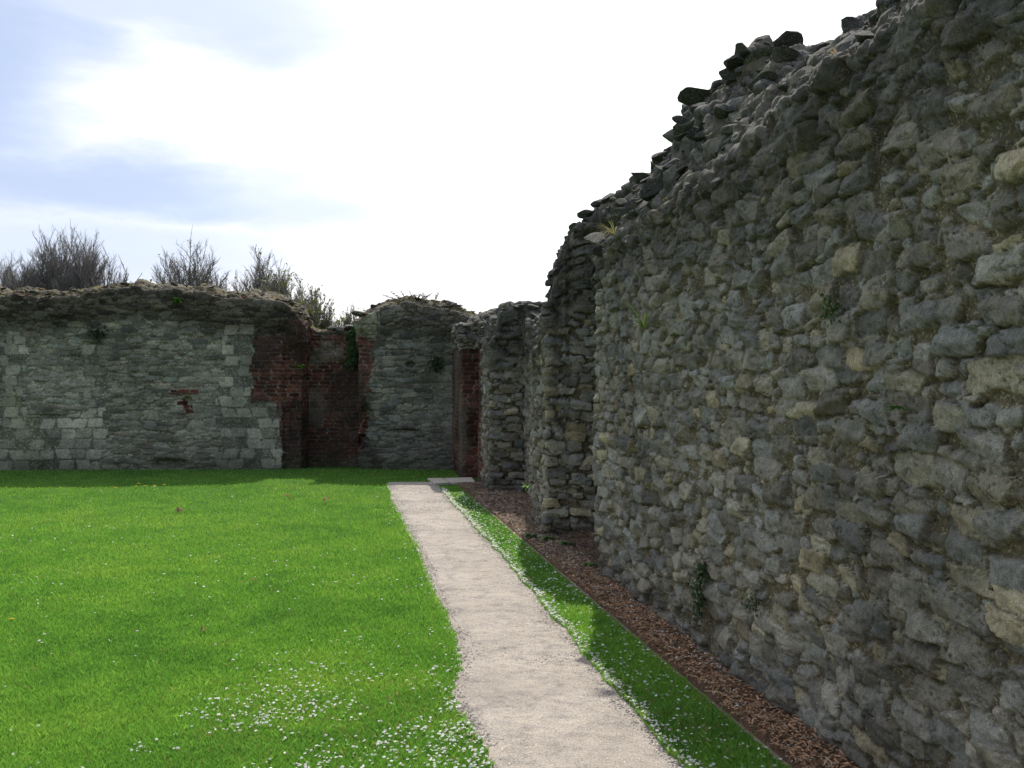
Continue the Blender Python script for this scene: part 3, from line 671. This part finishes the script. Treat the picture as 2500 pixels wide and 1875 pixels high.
# ------------------------------------------------------------------ plants on walls
def leafspray(bag, c, n, L, w, up, out, seed, cols, droop=.5, seg=4):
    r = np.random.default_rng(seed)
    for q in range(n):
        d = np.array([r.normal(0, 1), r.normal(0, .6)+out[1], 0])+np.array([out[0], 0, 0]); d /= np.linalg.norm(d)+1e-6
        u0 = up*(.4+r.random()); l = L*(.5+.6*r.random()); t = np.linspace(0, 1, seg+1)[:, None]
        P = np.asarray(c)+d*l*t*(1-.2*up)+np.array([0, 0, 1])*(l*u0*t-l*droop*t**2)
        sd = np.cross(d, [0, 0, 1]); ww = (w*np.sin(np.pi*(.08+.92*t))*(.7+.5*r.random()))
        V = np.concatenate([P-sd*ww, P+sd*ww+np.array([0, 0, .15])*ww]); m = seg+1
        F = np.array([[i, i+1, m+i+1, m+i] for i in range(seg)])
        bag.add(V, F, np.array(cols[r.integers(len(cols))])*(.75+.5*r.random()))
GR = [(.16, .38, .04), (.22, .46, .05), (.10, .28, .03)]; DG = [(.025, .06, .018), (.035, .085, .02), (.05, .10, .03)]
ST = [(.42, .36, .20), (.33, .27, .14), (.5, .44, .27)]
def tuft(name, loc, n, L, w, cols, label, cat, seed, up=.8, droop=.5, out=(0, -.8), mat=None, group=None):
    b = Bag(); leafspray(b, (0, 0, 0), n, L, w, up, out, seed, cols, droop)
    o = b.build(name, mat or M_LEAF, None, False); o.location = loc; return tag(o, label, cat, group)
def onright(s, p, z): x, y = right_xy(s, p); return (float(x), float(y), z)
def onfar(s, p, z): x, y = far_xy(s, p); return (float(x), float(y), z)
tuft('fern', onfar(-6.41, -.06, 3.22), 60, .16, .020, GR, 'bright green fern just under the crest of the far wall', 'fern', 1)
tuft('fern', onfar(-4.10, .02, 1.95), 46, .17, .018, GR, 'bright green fern at the brick corner of the far wall', 'fern', 2)
tuft('fern', onfar(-1.0, -.05, 1.95), 46, .16, .018, GR, 'lower of two bright green ferns in the corner by the brick pier', 'fern', 3)
tuft('fern', onfar(-.92, -.08, 2.36), 40, .17, .018, GR, 'upper bright green fern in the corner beside bare twigs', 'fern', 4)
tuft('fern', onfar(-.72, -.12, 2.72), 30, .14, .016, GR, 'small green fern near the top of the inner corner', 'fern', 14)
tuft('fern', onright(11.75, -.03, .42), 24, .12, .012, GR, 'small green fern low on the far side of the rubble pier', 'fern', 5, out=(-.9, -.3))
tuft('grass_tuft', onright(7.07, -.06, 2.04), 40, .17, .006, GR+ST, 'green grass tuft growing high on the tall rubble wall face', 'grass tuft', 6, 1.2, .5, (-.6, -.5))
tuft('dry_grass_tuft', onright(8.0, -.02, 2.84), 90, .23, .0025, ST+[(.2, .26, .08)], 'straw coloured grass tuft hanging from the broken ledge of the tall wall', 'grass tuft', 7, .9, .75, (-1.0, -.1), M_DRY)
tuft('dry_grass_tuft', onright(4.45, .06, 3.07), 70, .09, .004, [(.55, .35, .28), (.6, .5, .35)], 'small pinkish dry tuft on a sunlit stone near the tall wall top', 'grass tuft', 8, 1.0, .3, (-.6, -.2), M_DRY)
tuft('yellow_weed', onright(6.96, -.05, .93), 16, .07, .006, [(.42, .40, .05), (.2, .3, .05)], 'tiny yellowish weed midway up the tall rubble wall', 'weed', 9, .8, .4, (-.8, -.3))
tuft('small_weed', onright(3.83, -.06, 1.56), 22, .05, .010, [(.05, .13, .03), (.08, .18, .04)], 'small dark green weed at eye height at the right of the tall wall', 'weed', 10, .5, .6, (-.8, -.3))
def ivy(name, locs, n, rad, label, seed, cols=DG, ls=.022, nrm=(-1, -.15, 0)):
    r = np.random.default_rng(seed); root = empty(name, locs[0], label, 'creeper'); lb = Bag(); sb = Bag(); o0 = np.array(locs[0]); nv = np.array(nrm, float); nv /= np.linalg.norm(nv)
    tv = np.cross(nv, [0, 0, 1])
    pts = np.array(locs)-o0
    if len(pts) > 1:
        t = np.linspace(0, len(pts)-1, 13); pp = np.stack([np.interp(t, np.arange(len(pts)), pts[:, k]) for k in range(3)], -1)
        tube(sb, pp+nv*.01+.01*np.sin(t*9)[:, None]*tv, .003, 4, (.09, .065, .04))
    if len(pts) == 1: tube(sb, np.array([[0, 0, -rad], [0.005, 0, 0], [0, 0.004, rad]])+nv*.01, .003, 4, (.09, .065, .04))
    for q in range(n):
        f = r.random()*(len(pts)-1); i = min(int(f), len(pts)-2) if len(pts) > 1 else 0
        c = pts[i]+(pts[i+1]-pts[i])*(f-i) if len(pts) > 1 else pts[0]
        c = c+tv*r.normal(0, rad*.5)+np.array([0, 0, 1])*r.normal(0, rad*.55)+nv*abs(r.normal(.02, .025))
        e1 = r.normal(size=3)*.5+tv*(1 if r.random() < .5 else -1); e1 -= nv*(e1@nv)*.5; e1 /= np.linalg.norm(e1); e2 = np.cross(nv+r.normal(size=3)*.45, e1); e2 /= np.linalg.norm(e2)
        s = ls*(.6+.7*r.random())
        V = np.array([c, c+s*(.5*e1+.35*e2), c+s*(.35*e1+.8*e2)*.9, c+s*1.1*e2, c+s*(-.35*e1+.8*e2)*.9, c+s*(-.5*e1+.35*e2)])
        lb.add(V, np.array([[0, 1, 2, 3, 4, 5]]), np.array(cols[r.integers(len(cols))])*(.7+.6*r.random()))
    sb.build('stem', M_BARK, root); lb.build('leaves', M_LEAF, root, False)
ivy('ivy', [onright(5.88, -.05, .60), onright(5.92, -.06, .45), onright(5.98, -.05, .27)], 330, .065, 'dark ivy clump hanging low on the tall rubble wall', 21)
ivy('ivy', [onright(5.15, -.05, .52)], 70, .05, 'small sparse ivy patch on the tall wall near the large ivy clump', 22, ls=.016)
ivy('ivy', [onright(4.3, -.06, 1.99)], 110, .07, 'dark small-leaved creeper above eye height on the tall wall', 23, ls=.016)
ivy('ivy', [onfar(-3.14, .42, 2.72), onfar(-3.12, .5, 2.4), onfar(-3.2, .5, 2.05)], 460, .13, 'dark ivy hanging at the right end of the brick infill', 24, ls=.05, nrm=(-.2, -1, 0))
ivy('ivy', [onfar(-1.45, -.05, 2.03)], 170, .13, 'dark creeper patch on the right grey block of the far wall', 25, cols=[(.03, .05, .025), (.045, .065, .03)], ls=.04, nrm=(0, -1, 0))
ivy('ivy', [onfar(-8.0, -.05, 2.62), onfar(-7.8, -.05, 2.6)], 150, .12, 'dark moss-like creeper above the second pale block strip', 26, cols=[(.03, .05, .025), (.04, .06, .03)], ls=.04, nrm=(0, -1, 0))
# weeds on the soil in the niche
for q, (s, p, L, lab) in enumerate(((10.25, -.10, .13, 'green broad-leaved weed at the foot of the rubble pier, nearest the niche soil'), (10.45, -.24, .10, 'small green weed beside the edging board below the rubble pier'), (9.9, .02, .12, 'low grey-green weed on bare soil inside the wall niche'), (8.75, -.03, .10, 'small weed at the near lower corner of the niche'))):
    tuft('broadleaf_weed', onright(s, p, .06), 34, L, .018, [(.07, .16, .04), (.11, .22, .06), (.09, .15, .07)], lab, 'weed', 30+q, .55, .5, (-.2, -.3))
# bare twiggy plant in the inner corner
root = empty('bare_twigs', onfar(-.82, -.06, 2.45), 'bare pale twigs sprouting from the inner corner near the wall top', 'twigs'); b = Bag(); b2 = Bag()
for q in range(34):
    d = np.array([rng.normal(0, .55), -abs(rng.normal(.3, .3)), rng.normal(.25, .7)]); d /= np.linalg.norm(d); l = .12+.26*rng.random(); t = np.linspace(0, 1, 5)[:, None]
    tube(b if q < 6 else b2, d*l*t+np.array([0, 0, 1])*.1*t**2*l+.02*np.sin(t*7+q)*np.array([1, 0, .5]), .0045*(1-.6*t[:, 0]), 4, (.30, .26, .22))
b.build('stem', M_BARK, root); b2.build('twigs', M_BARK, root)
# small dark evergreen sprays on the right block
root = empty('wall_shrub', onfar(-1.85, .25, 3.32), 'small dark spiky shrub on the rounded top of the right grey block', 'shrub'); b = Bag(); lf = Bag()
for q in range(16):
    bx0 = rng.normal(0, .20); d = np.array([rng.normal(0, .7), rng.normal(0, .3), .35+.3*rng.random()]); l = .12+.14*rng.random(); t = np.linspace(0, 1, 5)[:, None]; Pp = np.array([bx0, 0, -.02])+d*l*t
    tube(b, Pp, .006, 4, (.05, .045, .03))
    for k in range(5): leafspray(lf, Pp[k], 7, .06, .010, .7, (0, 0), 800+q*9+k, [(.05, .055, .025), (.08, .07, .03), (.035, .05, .02)], .3, 3)
b.build('stem', M_BARK, root); lf.build('leaves', M_LEAF, root, False)
# dry stalks and straw on the wall tops
def straw(n, xy, s0, s1, ztf, pmax, seed, L, name, label, cols, wd=.0022):
    r = np.random.default_rng(seed); b = Bag()
    for q in range(n):
        s = s0+(s1-s0)*r.random(); p = r.random()*pmax
        if xy is right_xy and (8.66 < s < 10.5 or 11.6 < s < 15.05 or s > 16.5): p = .55+.3*r.random()
        if xy is far_xy and -4.07 < s < -2.99: p += .6
        z = float(ztf(np.array([s]), np.array([p]))[0]); x, y = xy(s, p)
        d = np.array([r.normal(0, 1), r.normal(-.3, .8), abs(r.normal(.5, .6))]); d /= np.linalg.norm(d); l = L*(.3+r.random()); t = np.linspace(0, 1, 4)[:, None]
        Pq = np.array([x, y, z])+d*l*t-np.array([0, 0, 1])*l*.5*t**2; sd = np.cross(d, [0, 1, .2])*wd*(1.2-t)
        b.add(np.concatenate([Pq-sd, Pq+sd]), np.array([[i, i+1, 5+i, 4+i] for i in range(3)]), np.array(cols[r.integers(len(cols))])*(.7+.5*r.random()))
    return stuff(b.build(name, M_DRY, None, False), label, 'dry grass')
straw(2600, far_xy, -10.5, -.5, ztop_f, .45, 41, .10, 'dry_grass', 'straw and dry grass matted on the top of the far wall', ST+[(.16, .20, .06), (.25, .19, .12)], .004)
straw(150, right_xy, 10.9, 17.5, ztop_r, .6, 42, .24, 'dry_stalks', 'thin dry grass stalks standing on the low part of the ruined wall', ST)
straw(170, right_xy, 5, 10.4, ztop_r, .7, 43, .07, 'dry_wisps', 'wisps of dry grass between stones on the tall wall crown', ST, .002)

# ------------------------------------------------------------------ small things on the lawn
def dryleaf(x, y, s, label, seed):
    r = np.random.default_rng(seed); n = 7; t = np.linspace(0, 1, n); b = Bag(); w = s*.42*np.sin(np.pi*t)**.7
    curl = s*.35*np.sin(np.pi*t+r.random()); V = np.concatenate([np.stack([t*s, -w, curl+.4*w], -1), np.stack([t*s, 0*w, curl], -1), np.stack([t*s, w, curl+.5*w], -1)])
    F = [[i+k*n, i+1+k*n, i+1+(k+1)*n, i+(k+1)*n] for i in range(n-1) for k in (0, 1)]
    b.add(V, np.array(F), (.30, .17, .10)); o = b.build('dry_leaf', M_DRY, None, False); o.location = (x, y, .035); o.rotation_euler = (r.normal(0, .3), 0, r.random()*6); tag(o, label, 'leaf', 'dry leaves on the lawn')
for q, (x, y, s, lab) in enumerate(((-3.24, 14.1, .11, 'curled dry brown leaf on the lawn, left one of the far pair'), (-2.53, 13.78, .10, 'curled dry brown leaf on the lawn, right one of the far pair'), (-4.23, 12.69, .09, 'pale dry leaf lying left of the far leaf pair'), (-2.04, 6.5, .05, 'small brown leaf on the near lawn'), (-2.13, 8.15, .05, 'small brown leaf in mid lawn'))):
    dryleaf(x, y, s, lab, 60+q)
def dandelion():
    b = Bag(); t = np.linspace(0, 1, 4)[:, None]; tube(b, np.array([0, 0, .04])*t, .002, 4, (.12, .25, .05)); st = b
    root = empty('dandelion', (0, 0, 0), 'yellow dandelion flower in the lawn before the far wall', 'flower', 'dandelions on the far lawn')
    b.build('stem', M_LEAF, root); h = Bag(); r = np.random.default_rng(3)
    for q in range(22):
        a = q*2.4; l = .008+.014*(q/22); h.add(np.array([(0, 0, .042), (math.cos(a-.15)*l, math.sin(a-.15)*l, .05-q*.0004), (math.cos(a)*l*1.1, math.sin(a)*l*1.1, .049-q*.0004), (math.cos(a+.15)*l, math.sin(a+.15)*l, .05-q*.0004)]), np.array([[0, 1, 2, 3]]), (.75, .55, .02))
    h.build('flower_head', M_PETAL, root, False); return root
d0 = dandelion()
for q, (x, y) in enumerate([(-5.98, 15.94), (-5.73, 15.53), (-5.6, 15.6), (-5.85, 15.5), (-6.1, 15.3), (-5.5, 15.75), (-3.43, 6.82)]):
    o = d0
    if q:
        o = d0.copy(); col.objects.link(o)
        for ch in list(d0.children): c = ch.copy(); col.objects.link(c); c.parent = o
    o.location = (x, y, 0); o.scale = (1.4,)*3 if q < 6 else (1,)*3
    if q == 6: o['label'] = 'single yellow flower at the left edge of the near lawn'

# ------------------------------------------------------------------ bare trees beyond the far wall
def bare_tree(x, y, H, R, nst, seed, label, buds=0, dens=1.0):
    r = np.random.default_rng(seed); root = empty('bare_tree', (x, y, 0), label, 'tree', 'bare trees behind the far wall'); tr = Bag(); cr = Bag()
    cc = (.19, .175, .17)
    tips = []
    def branch(p0, d0, L, r0, lvl, bag):
        e = p0+d0*L; al = H*(1-.42*min(1.6, (math.hypot(e[0], e[1]/.8)/R)**2))*(1.0+.05*r.normal())
        if e[2] > al and lvl: L *= max(.12, 1-(e[2]-al)/max(.05, d0[2]*L)) if d0[2] > .05 else .6
        n = 6 if lvl < 2 else 4; P = [p0]; d = d0.copy()
        for i in range(n-1):
            d = d+r.normal(0, .12+.03*lvl, 3)+np.array([0, 0, .05]); d /= np.linalg.norm(d); P.append(P[-1]+d*L/(n-1))
        P = np.array(P); tube(bag, P, np.linspace(r0, r0*(.45 if lvl < 3 else .3), n), 5 if lvl == 0 else 3, cc)
        if lvl >= 3: tips.append(P[-1]); tips.append(P[-2]); return
        k = int((9, 10, 8)[lvl]*dens)
        for q in range(k):
            f = .22+.78*(q+r.random())/k; i = min(int(f*(n-1)), n-2); pt = P[i]+(P[i+1]-P[i])*(f*(n-1)-i)
            dd = d0*.55+(P[i+1]-P[i])/np.linalg.norm(P[i+1]-P[i])*.5; side = r.normal(0, 1, 3); side[2] = abs(side[2])*.3; dd = dd+side/np.linalg.norm(side)*(.62 if lvl < 2 else .6)+np.array([0, 0, .22]); dd /= np.linalg.norm(dd)
            branch(pt, dd, L*(.30+.22*r.random())*(1.15-.35*f), r0*(.45 if lvl == 0 else .5), lvl+1, cr)
    tube(tr, np.array([(0, 0, -.05), (.02, 0, .35), (0, .02, .8)]), [.17, .13, .14], 8, cc)
    for q in range(nst):
        a = r.random()*6.283; sp = (r.random()**.6)*R; tgt = np.array([math.cos(a)*sp, math.sin(a)*sp*.6, H*(1-.28*(sp/R)**2)*(.74+.10*r.random())]); p0 = np.array([math.cos(a)*.08, math.sin(a)*.08, .6])
        d = tgt-p0; L = np.linalg.norm(d); branch(p0, d/L, L*.93, .04, 0, tr)
    tr.build('trunk', M_BARK, root); cr.build('crown', M_BARK, root)
    if buds:
        T = np.array(tips); T = T[r.random(len(T)) < buds]; n = len(T); s = .018+.02*r.random(n)
        V = np.stack([T+r.normal(0, 1, (n, 3))*s[:, None] for _ in range(3)], 1).reshape(-1, 3)
        mesh('leaf_buds', V, np.arange(n*3).reshape(-1, 3), M_LEAF, root, np.repeat(np.array([[.16, .17, .04]]), n*3, 0), False)
    return root
bare_tree(-17.0, 33, 6.6, 1.7, 17, 71, 'bare tree at the left edge behind the far wall', 0, 1.15)
bare_tree(-14.3, 32, 6.85, 2.5, 42, 72, 'densest bare tree with the highest rounded crown behind the far wall', 0, 1.25)
bare_tree(-12.2, 32.5, 5.3, 1.4, 15, 77, 'low bare shrub filling the right flank of the densest tree', 0, 1.15)
bare_tree(-10.4, 32, 6.7, 1.8, 25, 73, 'open fan-shaped bare tree right of the densest tree', .04, 1.15)
bare_tree(-8.3, 33, 6.5, 1.6, 18, 74, 'sparse bare tree in the middle of the row behind the wall', .05, 1.15)
bare_tree(-6.9, 31, 5.7, 1.7, 26, 75, 'budding bare tree leaning over the end of the left wall length', .2, 1.15)
bare_tree(-5.2, 31, 4.7, 1.3, 20, 76, 'lowest budding shrub seen over the brick infill', .2, 1.15)
